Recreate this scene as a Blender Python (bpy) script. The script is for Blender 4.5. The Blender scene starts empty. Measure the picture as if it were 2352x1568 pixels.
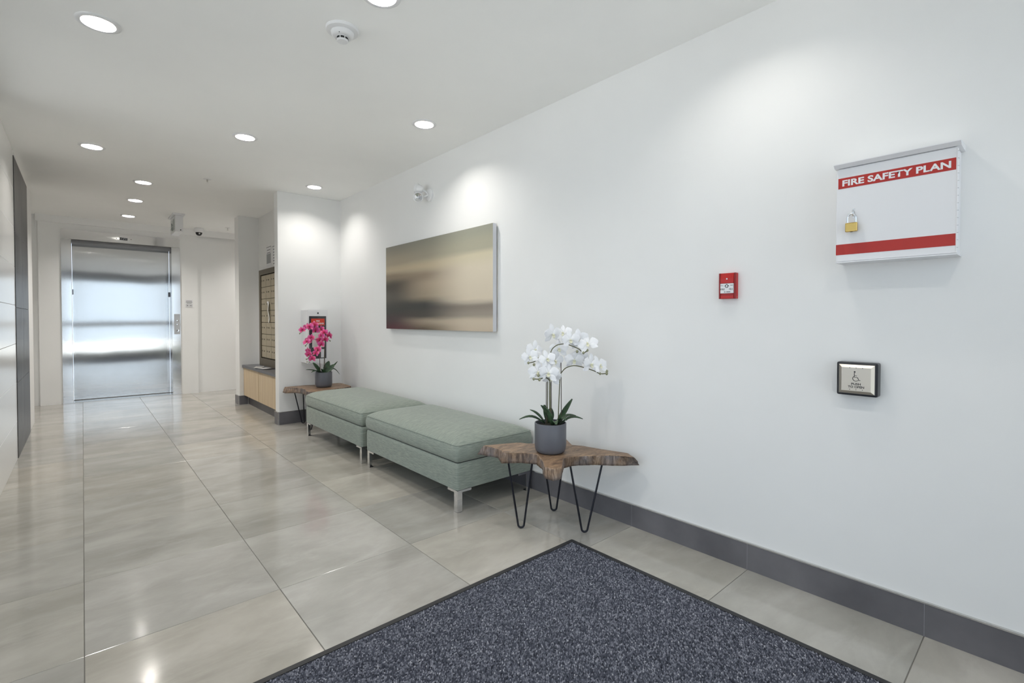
import bpy, bmesh, math, random
import numpy as np
from mathutils import Vector, Matrix
random.seed(7)
PI = math.pi
SC = bpy.context.scene
COL = SC.collection

def srgb(r, g, b):
    f = lambda v: (v/255/12.92) if v/255 <= .04045 else ((v/255+.055)/1.055)**2.4
    return (f(r), f(g), f(b), 1.0)

# ------------------------------------------------------------------ camera, world, exposure
cam_d = bpy.data.cameras.new('camera')
cam = bpy.data.objects.new('camera', cam_d)
COL.objects.link(cam)
cam.location = (0, 0, 1.12)
cam.rotation_euler = (math.radians(90-.9853), 0, -.724924)
cam_d.sensor_width = 36
cam_d.lens = 1113.45*36/2352
cam_d.shift_y = -31.58/2352
cam_d.clip_start = .02
SC.camera = cam

SC.view_settings.view_transform = 'Standard'
SC.view_settings.look = 'None'
SC.view_settings.gamma = 1
SC.view_settings.use_curve_mapping = False
SC.view_settings.exposure = 0.0
SC.cycles.max_bounces = 10
SC.cycles.diffuse_bounces = 7
SC.cycles.glossy_bounces = 4
SC.cycles.sample_clamp_indirect = 6

SKY = 2.15          # brightness of the daylight outside the entrance
SUN = 16.0         # sun added outside, from behind the building; paving bounce lifts the ceiling
HALL = 16.5         # watts of the three elevator-hall downlights and the added corridor fill
SPOT = 7.4         # watts of every ceiling downlight
w = bpy.data.worlds.new('sky')
SC.world = w
w.use_nodes = True
bg = w.node_tree.nodes['Background']
bg.inputs[0].default_value = (.77, .87, 1.0, 1)
bg.inputs[1].default_value = SKY
pl = bpy.data.lights.new('entrance_portal', 'AREA')
pl.shape = 'RECTANGLE'; pl.size = 2.6; pl.size_y = 2.44
pl.cycles.is_portal = True
po = bpy.data.objects.new('entrance_portal', pl)
po.location = (.91, -.86, 1.22)
po.rotation_euler = (PI/2, 0, 0)
COL.objects.link(po)
pl2 = pl.copy(); pl2.size = 5.0
po2 = bpy.data.objects.new('fill_window_portal', pl2)  # portal of the added side glazing
po2.location = (-.49, 1.7, 1.22); po2.rotation_euler = (PI/2, 0, -PI/2)
COL.objects.link(po2)
sn = bpy.data.lights.new('bounce_sun', 'SUN'); sn.energy = SUN; sn.angle = .01; sn.color = (1, .95, .88)
so = bpy.data.objects.new('bounce_sun', sn); so.rotation_euler = (math.radians(-38), math.radians(8), 0)
COL.objects.link(so)

# ------------------------------------------------------------------ mesh helpers
class G:
    def __init__(s): s.v = []; s.f = []; s.m = []
    def add(s, v, f, m=0):
        o = len(s.v); s.v += [tuple(p) for p in v]
        s.f += [tuple(i+o for i in q) for q in f]; s.m += [m]*len(f)
        return s
    def box(s, x0, x1, y0, y1, z0, z1, m=0):
        if x0 > x1: x0, x1 = x1, x0
        if y0 > y1: y0, y1 = y1, y0
        if z0 > z1: z0, z1 = z1, z0
        v = [(x, y, z) for x in (x0, x1) for y in (y0, y1) for z in (z0, z1)]
        return s.add(v, [(0,1,3,2),(4,6,7,5),(0,4,5,1),(2,3,7,6),(0,2,6,4),(1,5,7,3)], m)
    def lathe(s, prof, c=(0,0,0), n=24, axis='z', m=0):
        """prof: list of (radius, height) along the axis, closed with fans at r=0"""
        v = []; f = []
        ax = {'z': lambda a, b, h: (a, b, h), 'x': lambda a, b, h: (h, a, b), 'y': lambda a, b, h: (b, h, a)}[axis]
        idx = []
        for r, h in prof:
            if r <= 1e-6:
                idx.append([len(v)]); v.append(Vector(ax(0, 0, h))+Vector(c))
            else:
                idx.append(list(range(len(v), len(v)+n)))
                for k in range(n):
                    t = 2*PI*k/n
                    v.append(Vector(ax(r*math.cos(t), r*math.sin(t), h))+Vector(c))
        for a, b in zip(idx, idx[1:]):
            for k in range(n):
                k2 = (k+1) % n
                if len(a) == 1 and len(b) == 1: continue
                if len(a) == 1: f.append((a[0], b[k2], b[k]))
                elif len(b) == 1: f.append((a[k], a[k2], b[0]))
                else: f.append((a[k], a[k2], b[k2], b[k]))
        return s.add(v, f, m)
    def tube(s, path, r, n=8, m=0, closed=False, caps=True):
        P = [Vector(p) for p in path]; N = len(P)
        rr = r if isinstance(r, (list, tuple)) else [r]*N
        v = []; f = []
        up = Vector((0, 0, 1))
        prev = None
        for i, p in enumerate(P):
            if closed: t = P[(i+1) % N]-P[i-1]
            else: t = P[min(i+1, N-1)]-P[max(i-1, 0)]
            t.normalize()
            if prev is None:
                a = t.cross(up)
                if a.length < 1e-3: a = t.cross(Vector((1, 0, 0)))
            else:
                a = prev-t*prev.dot(t)
            a.normalize(); prev = a
            b = t.cross(a)
            for k in range(n):
                w_ = 2*PI*k/n
                v.append(p+(a*math.cos(w_)+b*math.sin(w_))*rr[i])
        R = N if closed else N-1
        for i in range(R):
            j = (i+1) % N
            for k in range(n):
                k2 = (k+1) % n
                f.append((i*n+k, i*n+k2, j*n+k2, j*n+k))
        if caps and not closed:
            f.append(tuple(range(n))[::-1]); f.append(tuple((N-1)*n+k for k in range(n)))
        return s.add(v, f, m)
    def prism(s, poly, f3, d, m=0):
        """poly: 2D outline; f3 maps (a,b,depth)->xyz; extruded from depth 0 to d"""
        n = len(poly)
        v = [f3(a, b, 0) for a, b in poly]+[f3(a, b, d) for a, b in poly]
        f = [tuple(range(n)), tuple(range(n, 2*n))[::-1]]
        f += [(i, i+n, (i+1) % n+n, (i+1) % n) for i in range(n)]
        return s.add(v, f, m)

def mk_mesh(g, name, shift=(0,0,0), smooth=None, fix=True):
    me = bpy.data.meshes.new(name)
    sx, sy, sz = shift
    me.from_pydata([(x-sx, y-sy, z-sz) for x, y, z in g.v], [], g.f)
    me.polygons.foreach_set('material_index', g.m)
    if fix:
        bm = bmesh.new(); bm.from_mesh(me)
        bmesh.ops.recalc_face_normals(bm, faces=bm.faces)
        bm.to_mesh(me); bm.free()
    if smooth is not None:
        me.polygons.foreach_set('use_smooth', [True]*len(me.polygons))
        try: me.set_sharp_from_angle(angle=math.radians(smooth))
        except Exception: pass
    me.update()
    return me

def root_of(o):
    while o.parent: o = o.parent
    return o

def obj(name, g, mats, parent=None, smooth=None, bevel=0, fix=True, seg=2):
    """one mesh object; world coordinates in g, stored relative to the root of the thing"""
    shift = tuple(root_of(parent).location) if parent else (0, 0, 0)
    me = mk_mesh(g, name, shift, smooth, fix)
    for m in (mats if isinstance(mats, (list, tuple)) else [mats]): me.materials.append(m)
    o = bpy.data.objects.new(name, me); COL.objects.link(o)
    if parent: o.parent = parent
    if bevel:
        b = o.modifiers.new('bevel', 'BEVEL'); b.width = bevel; b.segments = seg
        b.limit_method = 'ANGLE'; b.angle_limit = math.radians(40)
    return o

def tag(o, label=None, cat=None, group=None, kind=None):
    if label: o['label'] = label
    if cat: o['category'] = cat
    if group: o['group'] = group
    if kind: o['kind'] = kind
    return o

def thing(name, loc, label, cat, group=None, kind=None):
    o = bpy.data.objects.new(name, None); COL.objects.link(o)
    o.location = loc; o.empty_display_size = .05
    return tag(o, label, cat, group, kind)

def struct(name, g, mats, label, cat, **k):
    return tag(obj(name, g, mats, **k), label, cat, None, 'structure')

def text(name, body, mat, parent, loc, R3, width=None, height=None, bold=.0, size=1.0, align='CENTER', depth=.0004):
    """flat lettering turned into a mesh; R3 = (right, up, out) axes"""
    cu = bpy.data.curves.new(name, 'FONT'); cu.body = body; cu.size = size
    cu.align_x = align; cu.align_y = 'CENTER'; cu.offset = bold; cu.resolution_u = 3
    t = bpy.data.objects.new(name, cu); COL.objects.link(t)
    bpy.context.view_layer.update()
    me = bpy.data.meshes.new_from_object(t.evaluated_get(bpy.context.evaluated_depsgraph_get()))
    bpy.data.objects.remove(t); bpy.data.curves.remove(cu)
    n = len(me.vertices); a = np.empty(n*3, 'f'); me.vertices.foreach_get('co', a); a = a.reshape(n, 3)
    lo, hi = a.min(0), a.max(0)
    sx = (width/(hi[0]-lo[0])) if width else 1
    sy = (height/(hi[1]-lo[1])) if height else sx
    if not width: sx = sy
    c = (lo+hi)/2
    r, u, o_ = [np.array(q, 'f') for q in R3]
    sh = np.array(root_of(parent).location, 'f')
    b = np.array(loc, 'f')+np.outer((a[:,0]-c[0])*sx, r)+np.outer((a[:,1]-c[1])*sy, u)+o_*depth-sh
    me.vertices.foreach_set('co', b.astype('f').ravel()); me.update()
    me.materials.clear(); me.materials.append(mat); me.name = name
    o = bpy.data.objects.new(name, me); COL.objects.link(o); o.parent = parent
    return o

WALL_R = ((0,-1,0), (0,0,1), (-1,0,0))     # lettering on the right wall
WALL_F = ((1,0,0), (0,0,1), (0,-1,0))      # lettering on faces that look towards the entrance

# ------------------------------------------------------------------ materials
def new_mat(name, color=(.8,.8,.8,1), rough=.5, metal=0., spec=.5, **kw):
    m = bpy.data.materials.new(name); m.use_nodes = True
    b = m.node_tree.nodes['Principled BSDF']
    b.inputs['Base Color'].default_value = color
    b.inputs['Roughness'].default_value = rough
    b.inputs['Metallic'].default_value = metal
    b.inputs['Specular IOR Level'].default_value = spec
    for k, v in kw.items(): b.inputs[k].default_value = v
    return m

class N:
    """tiny node-graph helper"""
    def __init__(s, m): s.t = m.node_tree; s.b = s.t.nodes['Principled BSDF']
    def n(s, kind, **props):
        x = s.t.nodes.new(kind)
        for k, v in props.items(): setattr(x, k, v)
        return x
    def l(s, a, b): s.t.links.new(a, b)
    def val(s, inp, v):
        if hasattr(v, 'is_linked') or isinstance(v, bpy.types.NodeSocket): s.l(v, inp)
        else: inp.default_value = v
    def mapping(s, vec, scale=(1,1,1), rot=(0,0,0), loc=(0,0,0)):
        mp = s.n('ShaderNodeMapping'); s.l(vec, mp.inputs[0])
        mp.inputs['Scale'].default_value = scale; mp.inputs['Rotation'].default_value = rot; mp.inputs['Location'].default_value = loc
        return mp.outputs[0]
    def noise(s, vec, scale=5, detail=4, rough=.55, dist=0):
        x = s.n('ShaderNodeTexNoise'); s.l(vec, x.inputs['Vector'])
        x.inputs['Scale'].default_value = scale; x.inputs['Detail'].default_value = detail
        x.inputs['Roughness'].default_value = rough; x.inputs['Distortion'].default_value = dist
        return x.outputs['Fac']
    def ramp(s, fac, stops, interp='LINEAR'):
        r = s.n('ShaderNodeValToRGB'); s.l(fac, r.inputs[0]); r.color_ramp.interpolation = interp
        e = r.color_ramp.elements
        while len(e) < len(stops): e.new(.5)
        for k, (p, c) in enumerate(stops): e[k].position = p; e[k].color = c
        return r.outputs[0]
    def mix(s, fac, a, b, mode='MIX'):
        x = s.n('ShaderNodeMix', data_type='RGBA', blend_type=mode)
        s.val(x.inputs[0], fac); s.val(x.inputs[6], a); s.val(x.inputs[7], b)
        return x.outputs[2]
    def math(s, op, a, b=0., c=0.):
        x = s.n('ShaderNodeMath', operation=op)
        for i, v in enumerate((a, b, c)): s.val(x.inputs[i], v)
        return x.outputs[0]
    def bump(s, h, strength=.2, dist=.01):
        x = s.n('ShaderNodeBump'); s.l(h, x.inputs['Height'])
        x.inputs['Strength'].default_value = strength; x.inputs['Distance'].default_value = dist
        s.l(x.outputs[0], s.b.inputs['Normal'])
    def pos(s): return s.n('ShaderNodeNewGeometry').outputs['Position']
    def objc(s): return s.n('ShaderNodeTexCoord').outputs['Object']
    def gen(s): return s.n('ShaderNodeTexCoord').outputs['Generated']
    def rnd(s): return s.n('ShaderNodeObjectInfo').outputs['Random']
    def color(s, c): s.l(c, s.b.inputs['Base Color'])

def painted(name, col, rough=.6, var=.02, spec=.3):
    m = new_mat(name, col, rough, spec=spec); q = N(m)
    nz = q.noise(q.pos(), 1.3, 3)
    c0 = tuple(max(0, v*(1-var)) for v in col[:3])+(1,)
    c1 = tuple(min(1, v*(1+var)) for v in col[:3])+(1,)
    q.color(q.ramp(nz, [(.3, c0), (.7, c1)]))
    q.bump(q.noise(q.pos(), 260, 2), .04, .002)
    return m

M_wall = painted('white_wall_paint', (.85, .85, .845, 1), .55)
M_ceil = painted('white_ceiling_paint', (.94, .94, .93, 1), .7)
M_trim = painted('white_trim_paint', (.86, .86, .855, 1), .5, .01)
M_white = new_mat('white_enamel', (.80, .80, .81, 1), .35)
M_whitemetal = new_mat('white_powder_coat', (.80, .80, .82, 1), .4)
M_black = new_mat('black_plastic', (.012, .013, .018, 1), .3)
M_dark = new_mat('dark_void', (.01, .01, .01, 1), .6)  # black; also paints the dark of seams, gaps and recesses
M_chrome = new_mat('chrome', (.82, .83, .85, 1), .09, 1)
M_satin = new_mat('satin_nickel', (.62, .61, .59, 1), .25, 1)
M_brass = new_mat('brass', (.62, .43, .14, 1), .24, 1)
M_red = new_mat('red_print', srgb(176, 36, 26), .4)
M_redp = new_mat('red_plastic', srgb(185, 22, 18), .3)
M_dkred = new_mat('dark_red_plastic', srgb(140, 16, 16), .35)
M_label = new_mat('white_label', (.8, .8, .82, 1), .45)
M_ink = new_mat('black_ink', (.015, .015, .018, 1), .5)
M_gink = new_mat('grey_ink', (.25, .25, .26, 1), .6)
M_blackrod = new_mat('black_steel_rod', (.012, .013, .02, 1), .28, .3)
M_grout = new_mat('grey_grout', srgb(120, 117, 112), .9)
M_wgrout = new_mat('pale_grout', (.86, .86, .85, 1), .8)
M_sgrout = new_mat('light_skirting_grout', srgb(150, 149, 152), .8)
M_rubber = new_mat('black_rubber', (.022, .022, .024, 1), .55)
M_paper = new_mat('paper', (.72, .71, .68, 1), .8)
M_greypaper = new_mat('grey_printed_paper', (.36, .37, .38, 1), .8)

# floor tiles: cloudy concrete-look porcelain
M_tile = new_mat('concrete_porcelain', rough=.2, spec=.5); q = N(M_tile)
vm = q.n('ShaderNodeVectorMath', operation='ADD')
q.l(q.pos(), vm.inputs[0])
cx = q.n('ShaderNodeCombineXYZ'); q.l(q.math('MULTIPLY', q.rnd(), 37.), cx.inputs[0]); q.l(q.math('MULTIPLY', q.rnd(), 23.), cx.inputs[1])
q.l(cx.outputs[0], vm.inputs[1])
v1 = q.mapping(vm.outputs[0], (1.3, 2.3, 1), (0, 0, .2))
n1 = q.noise(v1, 1.5, 7, .6, .3)
n2 = q.noise(q.mapping(vm.outputs[0], (1.8, 5, 1), (0, 0, .2)), 1.6, 6, .62, .6)
base = q.ramp(n1, [(.32, srgb(154, 151, 145)), (.50, srgb(167, 164, 158)), (.66, srgb(179, 176, 170))])
lite = q.ramp(n2, [(.52, (0, 0, 0, 1)), (.72, (1, 1, 1, 1))])
c = q.mix(q.math('MULTIPLY', lite, .38), base, srgb(194, 191, 186))
tone = q.ramp(q.rnd(), [(0, (.88, .88, .885, 1)), (.25, (.97, .96, .925, 1)), (.45, (1.02, .99, .94, 1)), (.6, (.93, .93, .91, 1)), (.8, (1.0, 1.0, 1.0, 1)), (1, (1.08, 1.05, 1.0, 1))])
q.color(q.mix(1.0, c, tone, 'MULTIPLY'))
q.l(q.math('MULTIPLY_ADD', n2, .10, .07), q.b.inputs['Roughness'])
q.bump(n2, .03, .003)

M_btile = new_mat('grey_skirting_tile', srgb(104, 102, 106), .38); q = N(M_btile)
q.color(q.ramp(q.noise(q.pos(), 3.2, 5), [(.3, srgb(92, 91, 95)), (.7, srgb(118, 116, 120))]))
M_wtile = new_mat('white_glazed_tile', (.92, .92, .91, 1), .16)
M_slate = new_mat('dark_stone_tile', srgb(70, 70, 72), .32, spec=.3); q = N(M_slate)
q.color(q.ramp(q.noise(q.mapping(q.pos(), (1, 1.5, .7)), 3, 8, .65, 1.), [(.3, srgb(48, 48, 50)), (.55, srgb(72, 72, 73)), (.75, srgb(100, 100, 100))]))
q.bump(q.noise(q.pos(), 14, 5), .12, .004)

def steel(name, rough=.2, aniso=.8, wave=.0, col=(.74, .745, .76, 1)):
    m = new_mat(name, col, rough, 1, Anisotropic=aniso); q = N(m)
    tg = q.n('ShaderNodeTangent', direction_type='RADIAL', axis='Z')
    q.l(tg.outputs[0], q.b.inputs['Tangent'])
    if wave:
        big = q.noise(q.mapping(q.pos(), (1.6, 1, .9)), 1.1, 1)
        fine = q.noise(q.mapping(q.pos(), (420, 1, 1.5)), 1, 2)
        q.bump(q.math('MULTIPLY_ADD', fine, .03, big), wave, .02)
    return m
M_steel = steel('brushed_door_steel', .10, .97, .12, (.62, .625, .635, 1))
M_steel2 = steel('brushed_frame_steel', .09, .8, .03, (.80, .80, .81, 1))

# ottoman fabric: heathered sage
def fabric(name):
    m = new_mat(name, rough=.85, spec=.25); q = N(m)
    q.b.inputs['Sheen Weight'].default_value = .25; q.b.inputs['Sheen Roughness'].default_value = .4
    a = q.noise(q.mapping(q.pos(), (18, 18, 420)), 1, 3, .7)
    b = q.noise(q.mapping(q.pos(), (22, 330, 22)), 1, 3, .7)
    nz = q.n('ShaderNodeNewGeometry'); sp = q.n('ShaderNodeSeparateXYZ'); q.l(nz.outputs['Normal'], sp.inputs[0])
    k = q.math('SMOOTH_MIN', q.math('ABSOLUTE', sp.outputs[2]), 1., .1)
    f = q.n('ShaderNodeMix', data_type='FLOAT'); q.l(k, f.inputs[0]); q.l(a, f.inputs[2]); q.l(b, f.inputs[3])
    q.color(q.ramp(f.outputs[0], [(.28, srgb(112, 121, 114)), (.5, srgb(138, 146, 137)), (.74, srgb(168, 173, 160))]))
    q.bump(f.outputs[0], .25, .0015)
    return m
M_fab = fabric('sage_heather_fabric')

# table slab
M_wood = new_mat('brown_slab_wood', rough=.42, spec=.4); q = N(M_wood)
v1 = q.mapping(q.pos(), (9, 30, 9), (0, 0, .7))
n1 = q.noise(v1, 1.0, 8, .65, 1.6)
n2 = q.noise(q.pos(), 9, 4)
c = q.ramp(n1, [(.26, srgb(70, 54, 44)), (.46, srgb(126, 101, 80)), (.62, srgb(170, 140, 110)), (.78, srgb(200, 172, 138))])
c = q.mix(q.ramp(n2, [(.4, (0,0,0,1)), (.7, (.5,.5,.5,1))]), c, srgb(92, 76, 64))
q.color(c); q.bump(n1, .35, .004)
M_bark = new_mat('weathered_edge_wood', rough=.7, spec=.3); q = N(M_bark)
n1 = q.noise(q.mapping(q.pos(), (55, 55, 9)), 1, 6, .7, .6)
n2 = q.noise(q.pos(), 11, 5)
c = q.ramp(n1, [(.25, srgb(52, 44, 40)), (.5, srgb(124, 102, 84)), (.75, srgb(184, 160, 136))])
c = q.mix(q.ramp(n2, [(.38, (0,0,0,1)), (.66, (.85,.85,.85,1))]), c, q.ramp(n1, [(.3, srgb(70, 68, 72)), (.7, srgb(150, 144, 144))]))
q.color(c); q.bump(n1, .6, .006)

M_pot = new_mat('charcoal_ceramic', srgb(92, 93, 100), .34, spec=.5)
M_soil = new_mat('dark_moss', srgb(36, 34, 26), .95)
M_leaf = new_mat('orchid_leaf', rough=.38, spec=.4); q = N(M_leaf)
q.color(q.ramp(q.noise(q.pos(), 40, 3), [(.3, srgb(30, 50, 36)), (.7, srgb(66, 92, 62))]))
M_stem = new_mat('orchid_stem', srgb(84, 84, 52), .5)
M_stake = new_mat('brown_stake', srgb(82, 72, 64), .55)
M_bud = new_mat('orchid_bud', srgb(146, 146, 118), .5)
M_wpetal = new_mat('white_petal', (.86, .86, .88, 1), .6, spec=.2)
M_wpetal.node_tree.nodes['Principled BSDF'].inputs['Subsurface Weight'].default_value = .0
M_wlip = new_mat('cream_lip', srgb(228, 226, 200), .5)
def petal_mat(name, a, b, c_):
    m = new_mat(name, rough=.5, spec=.25); q = N(m)
    sp = q.n('ShaderNodeSeparateXYZ'); q.l(q.objc(), sp.inputs[0])
    q.color(q.mix(q.ramp(q.rnd(), [(.3, (0, 0, 0, 1)), (.95, (.4, .4, .4, 1))]), q.ramp(q.math('MULTIPLY', sp.outputs[1], 1/.045), [(.0, a), (.5, b), (1., c_)]), srgb(176, 60, 160)))
    return m
M_ppetal = petal_mat('pink_petal', srgb(190, 24, 70), srgb(226, 78, 134), srgb(238, 150, 184))
M_plip = new_mat('crimson_lip', srgb(160, 12, 40), .5)

M_cab = new_mat('maple_laminate', rough=.4); q = N(M_cab)
q.color(q.ramp(q.noise(q.mapping(q.pos(), (30, 30, 2.2)), 1, 5, .6, .4), [(.3, srgb(196, 172, 138)), (.7, srgb(214, 194, 162))]))
M_counter = new_mat('grey_laminate_top', srgb(98, 99, 104), .35)
M_bronze = new_mat('bronze_anodised', srgb(112, 103, 88), .4, .55)
M_mailb = new_mat('champagne_anodised', srgb(176, 165, 142), .42, .35)

# painting: horizontally blurred bands
M_art = new_mat('blurred_band_print', rough=.42, spec=.25); q = N(M_art)
sp = q.n('ShaderNodeSeparateXYZ'); q.l(q.gen(), sp.inputs[0])
wob = q.noise(q.mapping(q.gen(), (1, 1.3, 6)), 1.6, 3)
u = q.math('SUBTRACT', 1., sp.outputs[1])
v = q.math('ADD', q.math('SUBTRACT', 1., sp.outputs[2]), q.math('MULTIPLY_ADD', wob, .05, -.025))
A = q.ramp(v, [(0, srgb(128,124,113)), (.2, srgb(158,146,126)), (.29, srgb(180,164,138)), (.37, srgb(132,118,100)), (.48, srgb(78,72,64)), (.62, srgb(92,87,80)), (.76, srgb(70,70,67)), (.88, srgb(76,66,66)), (1, srgb(88,54,60))], 'EASE')
B = q.ramp(v, [(0, srgb(132,130,118)), (.18, srgb(150,143,127)), (.30, srgb(184,170,144)), (.40, srgb(146,131,114)), (.5, srgb(168,152,132)), (.62, srgb(160,146,126)), (.72, srgb(66,66,65)), (.84, srgb(80,77,72)), (.91, srgb(160,146,128)), (1, srgb(100,88,74))], 'EASE')
Cc = q.ramp(v, [(0, srgb(156,156,142)), (.2, srgb(176,172,152)), (.27, srgb(214,204,178)), (.4, srgb(221,209,188)), (.68, srgb(218,205,184)), (.76, srgb(146,136,126)), (.83, srgb(160,150,138)), (.9, srgb(204,190,170)), (1, srgb(200,184,164))], 'EASE')
c = q.mix(q.ramp(u, [(.08, (0,0,0,1)), (.5, (1,1,1,1))], 'EASE'), A, B)
q.color(q.mix(q.ramp(u, [(.42, (0,0,0,1)), (.85, (1,1,1,1))], 'EASE'), c, Cc))
M_canvas = new_mat('canvas_back', (.6, .6, .6, 1), .8)

# mat pile: per-loop tone stored as a face attribute
M_pile = new_mat('navy_grey_loop_pile', rough=.9, spec=.1); q = N(M_pile)
at = q.n('ShaderNodeAttribute', attribute_name='tone')
q.color(q.ramp(at.outputs['Fac'], [(0, srgb(38, 40, 48)), (.45, srgb(88, 91, 102)), (.8, srgb(140, 142, 152)), (1, srgb(190, 190, 196))]))
M_backing = new_mat('mat_backing', srgb(34, 36, 44), .9)

def glass_mat(name, tint):
    m = bpy.data.materials.new(name); m.use_nodes = True; t = m.node_tree; t.nodes.clear()
    o = t.nodes.new('ShaderNodeOutputMaterial'); mx = t.nodes.new('ShaderNodeMixShader')
    tr = t.nodes.new('ShaderNodeBsdfTransparent'); gl = t.nodes.new('ShaderNodeBsdfGlossy'); fr = t.nodes.new('ShaderNodeFresnel')
    gl.inputs['Roughness'].default_value = .02; tr.inputs[0].default_value = tint; fr.inputs[0].default_value = 1.3
    t.links.new(fr.outputs[0], mx.inputs[0]); t.links.new(tr.outputs[0], mx.inputs[1]); t.links.new(gl.outputs[0], mx.inputs[2]); t.links.new(mx.outputs[0], o.inputs[0])
    return m
M_bulk = new_mat('grey_bulkhead', (.30, .30, .31, 1), .5)
M_glass = glass_mat('clear_glass', (.94, .96, .95, 1))
M_tinted = glass_mat('grey_tinted_glass', (.74, .75, .745, 1))  # tint cuts the fill daylight from the added side glazing
M_smoked = new_mat('smoked_glass', (.05, .05, .055, 1), .08, spec=.6)
def emit_mat(name, col, s):
    m = new_mat(name, (.8, .8, .8, 1), .5); b = m.node_tree.nodes['Principled BSDF']
    b.inputs['Emission Color'].default_value = col; b.inputs['Emission Strength'].default_value = s
    return m
M_lens = emit_mat('lit_lamp_lens', (1, .97, .9, 1), 5.0)
M_can = new_mat('white_reflector', (.88, .88, .86, 1), .4)

# ------------------------------------------------------------------ the room
H = 2.475            # ceiling height
XR = 2.225           # right wall
XL = -.402           # left wall
YE = -.8            # glazed entrance behind the viewer
YW = 8.72            # elevator wall
YP = 5.48            # face of the projecting pier
T = .61              # floor tile pitch
JX0, JY0 = -.008, .303

# floor: grout bed + every tile a piece of its own
g = G().box(-.85, 3.6, YE, 9.1, -.06, -.0025)
floor = struct('floor', g, M_grout, 'polished grey concrete-look tile floor of the lobby', 'floor')
tile_cache = {}
def tile_piece(x0, x1, y0, y1):
    k = (round(x1-x0, 3), round(y1-y0, 3))
    if k not in tile_cache:
        a, b = k[0]/2-.0011, k[1]/2-.0011; e = .0012
        v = [(sx*a, sy*b, -.006) for sx, sy in ((-1,-1),(1,-1),(1,1),(-1,1))]
        v += [(sx*a, sy*b, -e) for sx, sy in ((-1,-1),(1,-1),(1,1),(-1,1))]
        v += [(sx*(a-e), sy*(b-e), 0) for sx, sy in ((-1,-1),(1,-1),(1,1),(-1,1))]
        f = [(8,9,10,11)]+[(i, (i+1)%4, (i+1)%4+4, i+4) for i in range(4)]+[(i+4, (i+1)%4+4, (i+1)%4+8, i+8) for i in range(4)]
        me = bpy.data.meshes.new('tile'); me.from_pydata(v, [], f); me.materials.append(M_tile); me.update()
        tile_cache[k] = me
    o = bpy.data.objects.new('tile', tile_cache[k]); COL.objects.link(o)
    o.parent = floor; o.location = ((x0+x1)/2, (y0+y1)/2, 0)
xs = [JX0+T*k for k in range(-1, 6)]
ys = [JY0+T*k for k in range(-3, 15)]
for x0 in xs:
    for y0 in ys:
        a, b, c_, d = max(x0, -.85), min(x0+T, 3.6), max(y0, YE), min(y0+T, 9.08)
        if b-a < .02 or d-c_ < .02: continue
        if a > 2.22 and d < 7.34: continue
        if b < XL-.02 and d < 7.3: continue
        tile_piece(a, b, c_, d)

LIGHTS = [(.07, 2.93), (.07, 5.04), (.92, 4.03), (1.79, 2.94), (1.79, 5.07), (.465, 6.02), (.465, 6.99), (.465, 8.1), (.95, 1.90), (1.79, .86), (.07, .86), (.93, -.2), (2.3, 8.1)]  # last one is an added fill lamp for the wall beyond the elevator
# ceiling with round openings for the downlights
bm = bmesh.new()
def loop(pts):
    vs = [bm.verts.new((x, y, H)) for x, y in pts]
    return [bm.edges.new((vs[i], vs[(i+1) % len(vs)])) for i in range(len(vs))]
E = loop([(-.9, YE-.1), (3.7, YE-.1), (3.7, 9.1), (-.9, 9.1)])
for x, y in LIGHTS:
    E += loop([(x+.066*math.cos(2*PI*k/24), y+.066*math.sin(2*PI*k/24)) for k in range(24)])
bmesh.ops.triangle_fill(bm, edges=E, use_beauty=True, use_dissolve=False, normal=(0, 0, -1))
me = bpy.data.meshes.new('ceiling'); bm.to_mesh(me); bm.free(); me.materials.append(M_ceil)
co = bpy.data.objects.new('ceiling', me); COL.objects.link(co)
tag(co, 'flat white painted ceiling with round recessed downlights', 'ceiling', None, 'structure')

struct('wall_right', G().box(XR, XR+.1, YE, YP, 0, H), M_wall, 'long white wall carrying the painting and the fire safety box', 'wall')
struct('wall_pier', G().box(1.55, XR+.1, YP, YP+.12, 0, H), M_wall, 'white projecting pier behind the pink orchid', 'wall', bevel=.004)
struct('wall_niche', G().box(1.78, 1.9, YP+.12, 7.13, 0, H), M_wall, 'white back wall of the mailbox niche', 'wall')
struct('wall_wing', G().box(1.535, 3.6, 7.13, 7.335, 0, H), M_wall, 'white wing wall closing the mailbox niche beside the cabinet', 'wall', bevel=.004)
struct('wall_corridor', G().box(3.6, 3.7, 7.1, 9.1, 0, H), M_wall, 'white end wall of the side corridor', 'wall')
g = G().box(-.42, -.105, YW, YW+.3, 0, H).box(.995, 1.32, YW, YW+.3, 0, H).box(-.105, .995, YW, YW+.3, 2.185, H)
g.box(-.9, -.42, YW+.04, YW+.3, 0, H).box(1.32, 3.6, YW+.04, YW+.3, 0, H)
struct('wall_elevator', g, M_wall, 'white wall around the steel elevator entrance', 'wall')
g = G().box(-.44, 1.95, YW-.045, YW, 2.385, H)
struct('trim_1', g, M_trim, 'white boxed band under the ceiling above the elevator', 'trim')
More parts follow.
